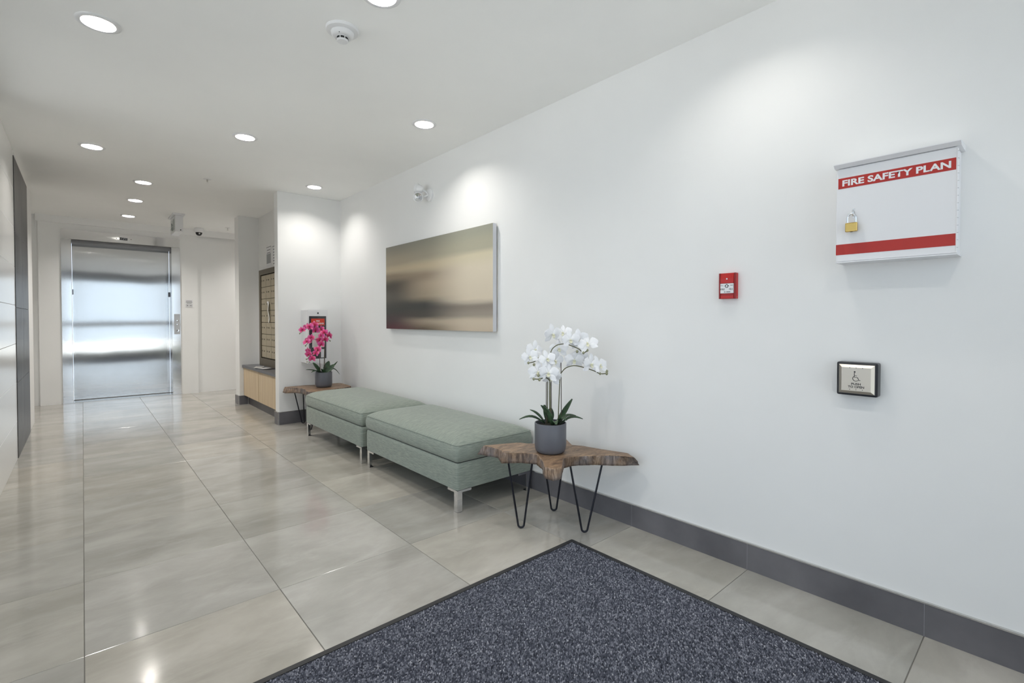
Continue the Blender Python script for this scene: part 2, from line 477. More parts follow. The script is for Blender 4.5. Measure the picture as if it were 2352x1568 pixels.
# left wall: backing, white tiles and the dark stone strip
wl = struct('wall_left', G().box(XL-.1, XL-.012, 4.3, 7.37, 0, H).box(-.9, XL-.012, 7.32, 7.37, 0, H), M_wgrout, 'left wall with white tiles and a dark stone strip', 'wall')
def slab(nm, y0, y1, z0, z1, mat, x1=XL):
    obj(nm, G().box(x1-.011, x1, y0+.0012, y1-.0012, z0+.0012, z1-.0012), mat, wl, bevel=.001, seg=1)
RH = .3085
for i in range(8):
    for y0, y1 in ((4.3, 5.55),):
        slab('wall_tile', y0, y1, i*RH, (i+1)*RH if i < 7 else H, M_wtile)
for i in range(4):
    for y0, y1 in ((5.555, 6.165), (6.165, 6.775)):
        slab('stone_tile', y0, y1, i*.608, (i+1)*.608, M_slate, XL+.004)
slab('wall_panel', 5.55, 6.775, 2.434, H, M_trim)
slab('wall_panel', 6.78, 7.37, 0, H, M_trim)
struct('wall_side', G().box(-.9, -.8, 7.37, 9.1, 0, H), M_wall, 'white wall of the recess left of the elevator', 'wall')

# skirting tiles with a slim metal edge
def skirting(nm, label, pts, joints, h=.122, t=.011):
    """pts: two ends of a straight run (x,y); outward normal to the left of a->b"""
    (ax, ay), (bx, by) = pts
    L = math.hypot(bx-ax, by-ay); dx, dy = (bx-ax)/L, (by-ay)/L; nx, ny = -dy, dx
    def seg(s0, s1, z0, z1, o0, o1):
        g = G()
        P = [(ax+dx*s+nx*o, ay+dy*s+ny*o) for s, o in ((s0, o0), (s1, o0), (s1, o1), (s0, o1))]
        v = [(x, y, z) for z in (z0, z1) for x, y in P]
        return g.add(v, [(0,1,2,3),(4,7,6,5)]+[(i, i+4, (i+1)%4+4, (i+1)%4) for i in range(4)])
    r = tag(obj(nm, seg(0, L, 0, h-.004, 0, t-.0008), M_sgrout), label, 'skirting', None, 'structure')
    js = [0]+sorted(j for j in joints if .01 < j < L-.01)+[L]
    for s0, s1 in zip(js, js[1:]):
        obj('skirting_tile', seg(s0+.001, s1-.001, .001, h-.006, .003, t), M_btile, r)
    obj('metal_edge', seg(0, L, h-.005, h, 0, t+.002), M_satin, r)
    return r
skirting('baseboard_right', 'grey tile skirting along the long white wall', ((XR, YE), (XR, YP)), [JY0+T*k-YE for k in range(-4, 10)])
skirting('baseboard_pier', 'grey tile skirting around the foot of the white pier', ((XR, YP), (1.55, YP)), [.42], h=.135)
skirting('baseboard_pier_side', 'short grey tile skirting on the narrow side of the pier', ((1.55, YP), (1.55, YP+.12)), [], h=.135)
skirting('baseboard_wing', 'grey tile skirting at the foot of the niche wing wall', ((1.63, 7.13), (1.535, 7.13)), [], h=.118)
skirting('baseboard_wing_side', 'grey tile skirting on the side of the niche wing wall', ((1.535, 7.13), (1.535, 7.335)), [], h=.118)
for i, (x, y0, y1, lab) in enumerate(((1.55, YP, YP, 'pier'), (1.535, 7.13, 7.13, 'wing wall'))):
    tag(obj('trim_%d' % (i+2), G().box(x-.0135, x-.0095, y0-.0135, y0-.0095, 0, .137 if i == 0 else .12), M_chrome), 'slim metal corner strip on the skirting of the %s' % lab, 'trim', None, 'structure')

# glazed entrance behind the viewer
win = tag(obj('window_1', G().box(XL, XR, YE-.05, YE+.05, 2.22, H), M_bulk), 'glazed aluminium entrance front that lets daylight into the lobby', 'window', None, 'structure')
for x in (XL, .44, 1.36, XR-.06): obj('mullion', G().box(x, x+.06, YE-.04, YE+.04, 0, 2.22), M_satin, win)
for x0, x1 in ((XL+.06, .44), (.5, 1.36), (1.42, XR-.06)):
    obj('bottom_rail', G().box(x0, x1, YE-.03, YE+.03, 0, .16), M_satin, win)
    obj('push_rail', G().box(x0, x1, YE-.03, YE+.03, .93, 1.06), M_satin, win)
    obj('pane', G().box(x0, x1, YE-.004, YE+.004, .16, .93), M_glass, win)
    obj('pane', G().box(x0, x1, YE-.004, YE+.004, 1.06, 2.22), M_glass, win)
win = tag(obj('fill_window', G().box(XL-.08, XL-.02, YE, 4.3, 2.4, H), M_satin), 'added unseen glazed side next to the viewer that lets in fill daylight', 'window', None, 'structure')  # unseen glazing added for ambient daylight on the right wall and ceiling
for k in range(5): obj('mullion', G().box(XL-.08, XL-.02, YE+k*1.26, YE+k*1.26+.06, 0, 2.4), M_satin, win)
for k in range(4):
    a, b = YE+k*1.26+.06, YE+(k+1)*1.26
    obj('bottom_rail', G().box(XL-.08, XL-.02, a, b, 0, .12), M_satin, win)
    obj('pane', G().box(XL-.054, XL-.046, a, b, .12, 2.4), M_tinted, win)
struct('pavement', G().box(-12, 12, -16, YE-.06, -.12, -.02).box(-12, -.95, YE-.06, 10, -.12, -.02), painted('pale_paving', (.55, .55, .55, 1), .8), 'pale paving outside the entrance', 'pavement')

# ------------------------------------------------------------------ downlights
LAB = ['large recessed downlight nearest the viewer at the upper left of the ceiling',
 'recessed downlight at the left, nearest the top of the dark stone strip',
 'recessed downlight mid-ceiling, between the left-wall one and the one above the emergency light',
 'recessed downlight directly above the twin-head emergency light by the long wall',
 'recessed downlight right above the white pier by the pink orchid',
 'first of three aligned downlights leading to the elevator, the nearest one',
 'second of three aligned downlights leading to the elevator, the middle one',
 'third of three aligned downlights leading to the elevator, the farthest one',
 'recessed downlight cut off by the top edge beside the smoke detector',
 'recessed downlight over the fire safety box, above the frame',
 'recessed downlight by the left wall next to the viewer, above the frame',
 'recessed downlight over the entrance mat, behind the viewer',
 'added fill downlight in the side corridor behind the wing wall']
def downlight(x, y, lab, watt):
    t = thing('downlight', (x, y, H), lab, 'downlight', 'recessed ceiling downlights')
    obj('trim_ring', G().lathe([(.063, .002), (.063, -.006), (.072, -.008), (.083, -.003), (.084, .0)], (x, y, H), 32), M_white, t, smooth=50)
    obj('reflector', G().lathe([(.063, -.004), (.06, .03), (.05, .06)], (x, y, H), 32), M_can, t, smooth=50)
    obj('lens', G().lathe([(0, .045), (.051, .045), (.056, .05), (0, .055)], (x, y, H), 32), M_lens, t, smooth=50)
    l = bpy.data.lights.new('bulb', 'AREA'); l.energy = watt; l.color = (1, .965, .91)
    l.shape = 'DISK'; l.size = .075
    o = bpy.data.objects.new('bulb', l); COL.objects.link(o); o.parent = t; o.location = (0, 0, .043)
for (x, y), lab in zip(LIGHTS, LAB): downlight(x, y, lab, HALL if y > 5.9 else SPOT*.5 if y < .9 and x > 1 else SPOT)

# ------------------------------------------------------------------ elevator
el = tag(obj('door_1', G().box(-.2, 1.095, YW-.018, YW+.03, 2.185, 2.312), M_steel2, bevel=.002), 'brushed stainless steel elevator entrance with closed door', 'elevator', None, 'structure')
obj('jamb', G().box(-.205, -.102, YW-.016, YW+.28, 0, 2.184), M_steel2, el, bevel=.002)
obj('jamb', G().box(.992, 1.1, YW-.016, YW+.28, 0, 2.184), M_steel2, el, bevel=.002)
obj('lintel', G().box(-.1, .99, YW+.02, YW+.28, 2.15, 2.2), new_mat('grey_lintel_enamel', (.22, .22, .23, 1), .5), el)
obj('door_panel', G().box(-.1, .99, YW+.26, YW+.29, .012, 2.15), M_steel, el)
obj('sill', G().box(-.1, .99, YW+.0, YW+.29, -.001, .006), M_satin, el)
obj('sill_gap_shade', G().box(-.1, .99, YW+.245, YW+.259, .006, .0115), M_dark, el)  # black strip standing in for the shade at the foot of the door
for x in (-.1, .98): obj('door_stop', G().box(x, x+.01, YW+.22, YW+.255, 1.46, 1.53), M_black, el)
d = obj('indicator_plate', G().box(.345, .545, YW-.0205, YW-.018, 2.208, 2.285), M_steel2, el)
obj('display', G().box(.4, .486, YW-.0225, YW-.0205, 2.226, 2.262), M_black, d)
for x in (.41, .435, .46): obj('digit', G().box(x, x+.014, YW-.0232, YW-.0225, 2.234, 2.254), M_gink, d)
for x in (.365, .525): obj('screw', G().lathe([(0, -.0225), (.005, -.0225), (.005, -.02)], (x, YW, 2.246), 10, 'y'), M_dark, d)
cp = obj('call_panel', G().box(1.017, 1.09, YW-.0195, YW-.016, .9, 1.2), steel('matt_steel', .42, .2, 0, (.6, .6, .61, 1)), el, bevel=.001)
for z in (1.1, 1.045): obj('call_button', G().lathe([(0, -.03), (.013, -.028), (.017, -.0195)], (1.058, YW, z), 18, 'y'), M_chrome, cp, smooth=40)
obj('key_switch', G().lathe([(0, -.024), (.012, -.026), (.018, -.026), (.02, -.0195)], (1.058, YW, .955), 18, 'y'), M_chrome, cp, smooth=40)
obj('keyhole', G().box(1.054, 1.062, YW-.027, YW-.0255, .946, .964), M_ink, cp)
# small notice beside the elevator
t = thing('elevator_notice', (1.207, YW, 1.305), 'small white notice plate on the wall right of the elevator call buttons', 'sign')
obj('plate', G().box(1.158, 1.256, YW-.004, YW, 1.305, 1.418), M_label, t)
for i, (a, b) in enumerate(((1.17, 1.244), (1.166, 1.248), (1.176, 1.24))):
    obj('print_line', G().box(a, b, YW-.0046, YW-.004, 1.392-i*.016, 1.400-i*.016), M_gink, t)
for a in (1.17, 1.212):
    s_ = obj('pictogram', G().box(a, a+.034, YW-.0046, YW-.004, 1.312, 1.346), M_gink, t)
    obj('pictogram_field', G().box(a+.003, a+.031, YW-.005, YW-.0046, 1.315, 1.343), M_label, s_)
    obj('pictogram_figure', G().lathe([(0, -.0055), (.009, -.0055), (.009, -.005)], (a+.017, YW, 1.329), 10, 'y'), M_gink, s_)

# ------------------------------------------------------------------ mailbox niche
t = thing('base_cabinet', (1.7, 6.36, 0), 'low maple cabinet under the grey counter in the mailbox niche', 'cabinet')
obj('body', G().box(1.602, 1.779, YP+.121, 7.128, .118, .49), M_cab, t)
obj('kick_plate', G().box(1.64, 1.66, YP+.12, 7.128, 0, .118), M_btile, t)
for y0, y1 in ((5.605, 6.40), (6.41, 7.125)):
    obj('door', G().box(1.583, 1.6015, y0+.003, y1-.003, .122, .485), M_cab, t, bevel=.0015)
obj('gap_strip', G().box(1.595, 1.6015, 6.4, 6.41, .122, .485), M_white, t)
tag(obj('countertop', G().box(1.565, 1.78, YP+.12, 7.129, .49, .522), M_counter, bevel=.003), 'grey laminate counter along the mailbox niche', 'countertop')
t = thing('mailbox_panel', (1.78, 6.4, .522), 'bronze framed bank of champagne mailboxes in the niche', 'mailbox')
y0, y1, z0, z1 = 5.75, 7.0, .524, 1.76
g = G().box(1.745, 1.78, y0, y1, z0, z0+.095).box(1.745, 1.78, y0, y1, z1-.065, z1).box(1.745, 1.78, y1-.075, y1, z0+.095, z1-.065).box(1.745, 1.78, y0, y0+.075, z0+.095, z1-.065)
obj('frame', g, M_bronze, t)
obj('recess', G().box(1.772, 1.779, y0+.075, y1-.075, z0+.095, z1-.065), M_dark, t)
RW, RHt = (y1-y0-.15-.024)/5, (z1-z0-.16-.02)/7
for r in range(7):
    for k in range(5):
        a = y1-.087-(k+1)*RW; z = z0+.105+r*RHt
        d = obj('mailbox_door', G().box(1.752, 1.771, a+.003, a+RW-.003, z+.003, z+RHt-.003), M_mailb, t)
        obj('lock', G().lathe([(0, -.0035), (.008, -.003), (.009, 0)], (1.752, a+RW*.45, z+RHt*.55), 10, 'x'), M_dark, d)
        obj('name_plate', G().box(1.751, 1.752, a+RW*.75, a+RW*.92, z+RHt*.5, z+RHt*.62), M_bronze, d)
t = thing('door_tag', (1.75, 6.58, 1.1), 'crumpled cream paper tag hanging on the mailbox doors', 'paper')
g = G()
v = [(1.745+.006*math.sin(i*2.1), 6.63-.02*(i % 2)*.3-i*.012, 1.335-i*.05) for i in range(6)]+[(1.738+.008*math.cos(i*1.7), 6.545-i*.006, 1.325-i*.05) for i in range(6)]
g.add(v, [(i, i+1, i+7, i+6) for i in range(5)])
obj('sheet', g, M_paper, t)
obj('tape', G().box(1.742, 1.7475, 6.56, 6.62, 1.325, 1.345), M_label, t)
def notice(y0, y1, z0, z1, lab, grey):
    t = thing('notice', (1.78, (y0+y1)/2, z0), lab, 'notice')
    obj('sheet', G().box(1.777, 1.7795, y0, y1, z0, z1), M_label, t)
    hh = z1-z0
    if grey: obj('grey_block', G().box(1.7762, 1.777, y0+.01, y1-.01, z0+.03, z0+hh*.62), M_greypaper, t)
    obj('heading', G().box(1.7762, 1.777, y0+.004, y1-.004, z1-.012, z1-.004), M_gink, t)
    for i in range(2 if grey else 6): obj('print_line', G().box(1.7762, 1.777, y0+.03, y1-.03, z1-.05-i*.035, z1-.04-i*.035), M_gink, t)
notice(6.56, 6.76, 1.80, 2.045, 'white notice with a grey lower block above the mailboxes', True)
notice(6.30, 6.50, 1.85, 2.03, 'plain white printed notice half hidden by the pier', False)
def mail(nm, x, y, rz, a, b, z, mat, lab):
    t = thing(nm, (x, y, .522+z), lab, 'mail', 'mail left on the counter')
    def f3(p, q_, d): return (x+p*math.cos(rz)-q_*math.sin(rz), y+p*math.sin(rz)+q_*math.cos(rz), .522+z+d)
    obj('cover', G().prism([(-a, -b), (a, -b), (a, b), (-a, b)], f3, .004), mat, t)
    obj('printed_panel', G().prism([(-a*.8, -b*.1), (a*.8, -b*.1), (a*.8, b*.8), (-a*.8, b*.8)], lambda p, q_, d: f3(p, q_, .004+d), .0006), M_label if mat is not M_paper else M_gink, t)
mail('flyer', 1.66, 6.35, .3, .07, .12, .001, M_black, 'dark flyer lying on the grey counter below the mailboxes')
mail('envelope', 1.645, 6.62, -.4, .045, .09, .001, M_paper, 'pale envelope lying on the grey counter left of the dark flyer')

# ------------------------------------------------------------------ fire extinguisher cabinet on the pier
t = thing('extinguisher_cabinet', (1.885, YP, .65), 'white fire extinguisher cabinet with dark window behind the pink orchid', 'cabinet')
x0, x1, ya, z0, z1 = 1.781, 1.987, 5.262, .655, 1.22
obj('body', G().box(x0, x1, ya+.012, YP, z0, z1), M_whitemetal, t, bevel=.002)
g = G().box(x0-.003, x1+.003, ya, ya+.011, 1.155, z1+.002).box(x0-.003, x1+.003, ya, ya+.011, z0-.002, .70).box(x0-.003, x0+.012, ya, ya+.011, .70, 1.155).box(x1-.012, x1+.003, ya, ya+.011, .70, 1.155)
dr = obj('door', g, M_white, t)
obj('window', G().box(x0+.012, x1-.012, ya+.004, ya+.008, .70, 1.155), M_smoked, dr)
obj('lock', G().lathe([(0, -.004), (.007, -.004), (.009, 0)], ((x0+x1)/2+.003, ya, 1.187), 12, 'y'), M_dark, dr)
lb = obj('label', G().box(x0+.035, x1-.03, ya+.002, ya+.004, 1.055, 1.128), new_mat('orange_red_label', srgb(208, 62, 40), .4), dr)
cxm = (x0+x1)/2+.002
text('lettering', 'FIRE', M_label, lb, (cxm, ya+.002, 1.103), WALL_F, height=.016, bold=.02)
text('lettering', 'EXTINGUISHER', M_label, lb, (cxm, ya+.002, 1.076), WALL_F, width=.13, height=.018, bold=.02)
obj('card', G().box(x0+.045, x1-.03, ya+.002, ya+.004, .82, .98), M_paper, dr)
obj('card', G().box(x1-.07, x1-.03, ya+.002, ya+.004, .71, .80), M_label, dr)

# ------------------------------------------------------------------ ottomans
def ring(x0, x1, y0, y1, rc, n=5):
    P = []
    rc = max(rc, .002)
    for cx_, cy_, a0 in ((x1-rc, y1-rc, 0), (x0+rc, y1-rc, PI/2), (x0+rc, y0+rc, PI), (x1-rc, y0+rc, 1.5*PI)):
        for k in range(n+1):
            a = a0+PI/2*k/n; P.append((cx_+rc*math.cos(a), cy_+rc*math.sin(a)))
    return P
def stack(layers):
    """layers: list of (ring pts, z or z-list); skin them and close top/bottom"""
    g = G(); n = len(layers[0][0]); v = []; f = []
    for P, z in layers:
        v += [(p[0], p[1], z if not callable(z) else z(*p)) for p in P]
    for i in range(len(layers)-1):
        for k in range(n): f.append((i*n+k, i*n+(k+1) % n, (i+1)*n+(k+1) % n, (i+1)*n+k))
    f.append(tuple(range(n))[::-1]); f.append(tuple((len(layers)-1)*n+k for k in range(n)))
    return g.add(v, f)
def ottoman(y0, y1, lab):
    x0, x1 = 1.6, 2.2
    t = thing('ottoman', ((x0+x1)/2, (y0+y1)/2, 0), lab, 'ottoman', 'green ottomans along the wall')
    L = []
    for ins, z in ((.012, .128), (.004, .132), (.003, .2), (.003, .26), (.006, .283), (.012, .288)):
        L.append((ring(x0+ins, x1-ins, y0+ins, y1-ins, .018), z))
    obj('base', stack(L), M_fab, t, smooth=50)
    L = []
    for ins, z in ((.014, .290), (.004, .295), (-.003, .315), (-.005, .345), (-.001, .378), (.006, .392)):
        L.append((ring(x0+ins, x1-ins, y0+ins, y1-ins, .022), z))
    for d, z in ((.017, .402), (.035, .413), (.06, .423), (.1, .433), (.16, .441), (.22, .445), (.28, .446)):
        L.append((ring(x0+d, x1-d, y0+d, y1-d, min(.3-d-.002, .03+.05*d/.16)), z))
    cu = obj('cushion', stack(L), M_fab, t, smooth=60)
    P = ring(x0+.002, x1-.002, y0+.002, y1-.002, .022)
    obj('piping', G().tube([(a, b, .3905) for a, b in P], .0018, 6, closed=True), M_fab, cu, smooth=60)
    obj('seam_shade', G().add(*(lambda s_: (s_.v, s_.f))(stack([(ring(x0+.011, x1-.011, y0+.011, y1-.011, .018), .2875), (ring(x0+.011, x1-.011, y0+.011, y1-.011, .018), .2905)]))), M_dark, t)  # black strip standing in for the shade between base and cushion
    for sx, xx in ((1, x0+.01), (-1, x1-.01)):
        for sy, yy in ((1, y0+.01), (-1, y1-.01)):
            def LP(w_): return [(0, 0), (w_, 0), (w_, .004), (.004, .004), (.004, w_), (0, w_)]
            g = G().prism(LP(.034), lambda a, b, d: (xx+sx*a, yy+sy*b, .002+d), .112)
            g.prism(LP(.10), lambda a, b, d: (xx+sx*a, yy+sy*b, .114+d), .013)
            lg = obj('leg', g, M_chrome, t)
            obj('foot_pad', G().box(xx+sx*.002, xx+sx*.032, yy+sy*.002, yy+sy*.032, 0, .004), M_rubber, lg)
ottoman(2.283, 3.485, 'sage green fabric ottoman with chrome feet beside the white orchid table')
ottoman(3.565, 4.815, 'sage green fabric ottoman with chrome feet nearer the pier and pink orchid')

# ------------------------------------------------------------------ live-edge tables
def slab_table(top, bot, zt, zb, legs, lab, seed):
    rnd = random.Random(seed)
    cx_ = sum(p[0] for p in top)/len(top); cy_ = sum(p[1] for p in top)/len(top)
    t = thing('side_table', (cx_, cy_, 0), lab, 'table', 'live-edge slab side tables')
    # refine the outline
    Tq, Bq = [], []
    n = len(top)
    for i in range(n):
        j = (i+1) % n
        L_ = math.hypot(top[j][0]-top[i][0], top[j][1]-top[i][1]); m_ = max(1, int(L_/.011))
        for k in range(m_):
            s_ = k/m_
            Tq.append((top[i][0]+(top[j][0]-top[i][0])*s_, top[i][1]+(top[j][1]-top[i][1])*s_))
            Bq.append((bot[i][0]+(bot[j][0]-bot[i][0])*s_, bot[i][1]+(bot[j][1]-bot[i][1])*s_))
    n = len(Tq)
    def jit(P, a): return [(x+rnd.uniform(-a, a), y+rnd.uniform(-a, a)) for x, y in P]
    mid = [((a[0]+b[0])/2, (a[1]+b[1])/2) for a, b in zip(Tq, Bq)]
    inn = [((x-cx_)*.975+cx_, (y-cy_)*.975+cy_) for x, y in Tq]
    L = [(jit(Bq, .002), zb), (jit([(b[0]*.75+a[0]*.25, b[1]*.75+a[1]*.25) for a, b in zip(Tq, Bq)], .003), zb+(zt-zb)*.25),
         (jit(mid, .003), (zt+zb)/2), (jit([(b[0]*.2+a[0]*.8, b[1]*.2+a[1]*.8) for a, b in zip(Tq, Bq)], .002), zb+(zt-zb)*.8), (jit(Tq, .0012), zt-.0025), (inn, zt)]
    g = stack(L)
    nf = len(g.f)
    g.m = [1]*(nf-2-n)+[0]*n+[1, 0]
    # the last ring of side quads belongs to the polished top
    # triangulate the big caps properly through bmesh
    me = mk_mesh(g, 'slab', tuple(t.location), None)
    me.materials.append(M_wood); me.materials.append(M_bark)
    bm = bmesh.new(); bm.from_mesh(me)
    bmesh.ops.triangulate(bm, faces=[f for f in bm.faces if len(f.verts) > 4])
    for f in bm.faces: f.smooth = f.material_index == 1
    bm.to_mesh(me); bm.free()
    o = bpy.data.objects.new('slab', me); COL.objects.link(o); o.parent = t
    for (p0, p1, ft) in legs:
        a, b, c_ = Vector((p0[0], p0[1], zb+.002)), Vector((p1[0], p1[1], zb+.002)), Vector((ft[0], ft[1], 0))
        wv = (b-a).normalized()
        r = .0055; bend = .016
        low = c_+Vector((0, 0, r))
        A = low-wv*bend+Vector((0, 0, bend*.95)); B_ = low+wv*bend+Vector((0, 0, bend*.95))
        path = [a+(A-a)*k/4 for k in range(4)]
        for k in range(9):
            th = PI*(k/8); path.append(low+Vector((0, 0, bend))-wv*bend*math.cos(th)-Vector((0, 0, bend*math.sin(th))))
        path += [B_+(b-B_)*k/4 for k in range(1, 5)]
        obj('hairpin_leg', G().tube(path, r, 10), M_blackrod, t, smooth=60)
    return t
TA = [(1.701,2.162),(1.843,2.106),(1.898,2.073),(1.910,2.030),(1.945,2.000),(2.044,1.995),(2.150,2.000),(2.175,1.970),(2.083,1.835),(2.113,1.785),(2.139,1.663),(2.180,1.523),(2.133,1.447),(2.103,1.518),(2.072,1.559),(2.032,1.600),(1.941,1.661),(1.894,1.684),(1.851,1.688),(1.727,1.587),(1.679,1.602),(1.673,1.648),(1.732,1.720),(1.799,1.830),(1.773,1.887),(1.687,1.966),(1.719,2.042)]
BA = {0: (1.680, 2.195), 26: (1.720, 2.058), 25: (1.668, 1.969), 24: (1.752, 1.905), 23: (1.794, 1.83), 22: (1.76, 1.755), 21: (1.672, 1.652), 20: (1.669, 1.59), 19: (1.716, 1.583), 18: (1.855, 1.690), 17: (1.915, 1.688), 16: (1.96, 1.664), 15: (2.025, 1.615), 14: (2.078, 1.550), 13: (2.125, 1.508), 12: (2.195, 1.462), 11: (2.20, 1.52)}
BA = [BA.get(i, p) for i, p in enumerate(TA)]
slab_table(TA, BA, .405, .350, [((1.692, 1.938), (1.785, 1.854), (1.748, 1.90)), ((1.979, 1.965), (2.071, 1.883), (2.05, 1.945)), ((1.928, 1.712), (2.062, 1.604), (1.962, 1.640))],
           'live-edge wood slab table on hairpin legs holding the white orchid', 3)
TB = [(1.600,5.440),(1.700,5.430),(1.792,5.435),(1.887,5.400),(1.98,5.395),(2.067,5.385),(2.150,5.38),(2.175,5.345),(2.17,5.20),(2.156,5.05),(2.05,4.98),(1.93,4.96),(1.83,4.90),(1.75,4.87),(1.68,4.90),(1.660,4.960),(1.695,5.10),(1.700,5.22),(1.680,5.300),(1.600,5.370)]
BB = [(1.578,5.445)]+TB[1:-2]+[(1.672,5.295), (1.575,5.362)]
slab_table(TB, BB, .405, .348, [((1.690, 5.425), (1.75, 5.33), (1.765, 5.385)), ((1.72, 5.10), (1.76, 4.95), (1.724, 5.03)), ((2.02, 5.10), (2.09, 5.24), (2.07, 5.16))],
           'live-edge wood slab table holding the pink orchid by the pier', 5)

# ------------------------------------------------------------------ orchids
def petal_mesh(nm, L, W, mat, cup):
    v = []; f = []; nu, nv = 6, 5
    for i in range(nu):
        s = i/(nu-1)
        wd = W*(math.sin(PI*min(1, s*.93+.07))**.7)*(.55+.6*s if s < .7 else .97-(s-.7)*.35)
        if i == nu-1: wd = W*.18
        for k in range(nv):
            a = (k/(nv-1)-.5)
            v.append((a*wd, L*s, cup*s*s*L-.35*W*abs(a)**2*(1-s*.4)+.002*math.sin(7*s+5*a)))
    for i in range(nu-1):
        for k in range(nv-1): f.append((i*nv+k, i*nv+k+1, (i+1)*nv+k+1, (i+1)*nv+k))
    me = bpy.data.meshes.new(nm); me.from_pydata(v, [], f); me.materials.append(mat)
    me.polygons.foreach_set('use_smooth', [True]*len(f)); me.update()
    return me
def flower_kit(pm, lm, tag_):
    wide = petal_mesh('petal', .045, .054, pm, -.12); nar = petal_mesh('petal', .045, .030, pm, -.16)
    g = G().lathe([(0, .016), (.004, .014), (.0042, .006), (.0045, -.004), (.002, -.012), (0, -.014)], (0, 0, 0), 8)
    g.add([(-.008, -.004, .004), (.008, -.004, .004), (.008, -.010, .012), (-.008, -.010, .012), (.003, -.018, .009), (-.003, -.018, .009)], [(0,1,2,3), (3,2,4,5)])
    lip = bpy.data.meshes.new('flower'); lip.from_pydata(g.v, [], g.f); lip.materials.append(lm)
    lip.polygons.foreach_set('use_smooth', [True]*len(g.f)); lip.update()
    return wide, nar, lip
KW = flower_kit(M_wpetal, M_wlip, 'w'); KP = flower_kit(M_ppetal, M_plip, 'p')
def flower(parent, rel, kit, rnd, scale, facing, spread):
    wide, nar, lip = kit
    o = bpy.data.objects.new('flower', lip); COL.objects.link(o); o.parent = parent
    d = Vector(facing)+Vector((rnd.uniform(-1, 1), rnd.uniform(-1, 1), rnd.uniform(-.8, .8)))*spread
    d.normalize()
    up = Vector((rnd.uniform(-.25, .25), rnd.uniform(-.25, .25), 1)); up = (up-d*up.dot(d)).normalized(); rt = up.cross(d)
    o.matrix_local = Matrix.Translation(rel) @ Matrix((rt, up, d)).transposed().to_4x4() @ Matrix.Scale(scale*rnd.uniform(.9, 1.08), 4)
    for ang, me, z in ((90-14, wide, .002), (-90+14, wide, .002), (0, nar, -.001), (128, nar, -.001), (-128, nar, -.001)):
        p = bpy.data.objects.new('petal', me); COL.objects.link(p); p.parent = o
        p.matrix_local = Matrix.Rotation(math.radians(ang+rnd.uniform(-7, 7)), 4, 'Z') @ Matrix.Rotation(math.radians(rnd.uniform(-4, 26)), 4, 'X') @ Matrix.Translation((0, .003, z))
def smooth_path(P, k=4):
    P = [Vector(p) for p in P]; Q = []
    for i in range(len(P)-1):
        p0, p1, p2, p3 = P[max(i-1, 0)], P[i], P[i+1], P[min(i+2, len(P)-1)]
        for s in range(k):
            t_ = s/k
            Q.append(.5*((2*p1)+(p2-p0)*t_+(2*p0-5*p1+4*p2-p3)*t_**2+(3*p1-p0-3*p2+p3)*t_**3))
    return Q+[P[-1]]
def leaf(parent, base, tip, wd, arch, twist=0.):
    base, tip = Vector(base), Vector(tip); d = tip-base; L = d.length
    side = Vector((d.y, -d.x, 0))
    if side.length < .02: side = Vector((.75, -.66, 0))
    side.normalize()
    if twist: side = (Matrix.Rotation(twist, 3, d.normalized()) @ side)
    nrm = side.cross(d).normalized()
    if nrm.z < 0: nrm = -nrm
    v = []; f = []; n = 9
    th = .0016
    for i in range(n):
        s = i/(n-1); w_ = wd*max(.06, math.sin(PI*(s*.88+.08))**.8)
        c_ = base+d*s+Vector((0, 0, arch*math.sin(PI*s)))
        for a, h in ((-.5, .22), (-.25, .06), (0, -.02), (.25, .06), (.5, .22)):
            v.append(c_+side*a*w_+nrm*h*w_)
    for i in range(n-1):
        for k in range(4): f.append((i*5+k, i*5+k+1, i*5+k+6, i*5+k+5))
    g = G().add([p+Vector(root_of(parent).location) for p in v], f)
    o = obj('leaf', g, M_leaf, parent, smooth=80, fix=False)
    s_ = o.modifiers.new('thickness', 'SOLIDIFY'); s_.thickness = th
def orchid(loc, lab, kit, flowers, stems, stakes, buds, leaves, seed, facing, fscale, spread, stem_mat):
    rnd = random.Random(seed)
    t = thing('potted_orchid', loc, lab, 'plant', 'potted orchids on the slab tables')
    L = Vector(loc)
    R_ = .0855
    prof = [(0, 0), (.060, 0), (.070, .003), (.078, .010), (.083, .022), (R_, .04), (R_, .158), (R_-.001, .160), (R_-.005, .160), (R_-.006, .157), (R_-.007, .135), (0, .133)]
    obj('pot', G().lathe(prof, loc, 48), M_pot, t, smooth=35)
    g = G().lathe([(0, .150), (.04, .151), (.0775, .142), (.0775, .134)], loc, 20)
    g.v = [(x+rnd.uniform(-.003, .003), y+rnd.uniform(-.003, .003), z+rnd.uniform(-.004, .004)) if (x-loc[0])**2+(y-loc[1])**2 < .07**2 else (x, y, z) for x, y, z in g.v]
    obj('moss', g, M_soil, t, smooth=60)
    for P in stems: obj('stem', G().tube([L+p for p in smooth_path([(P[0][0], P[0][1], .145)]+list(P[1:]))], .0026, 7), stem_mat, t, smooth=60)
    for P in stakes: obj('stake', G().tube([L+Vector(p) for p in P], .0022, 6), M_stake, t, smooth=60)
    for p in flowers: flower(t, Vector(p), kit, rnd, fscale, facing, spread)
    for b in buds:
        r = rnd.uniform(.006, .0085)
        obj('bud', G().lathe([(0, -r*1.1), (r*.6, -r*.8), (r, 0), (r*.8, r*.7), (r*.3, r*1.15), (0, r*1.3)], L+Vector(b), 10), M_bud, t, smooth=60)
    for base, tip, wd, arch, tw in leaves: leaf(t, base, tip, wd, arch, tw)
FACE = (-.62, -.76, .05)
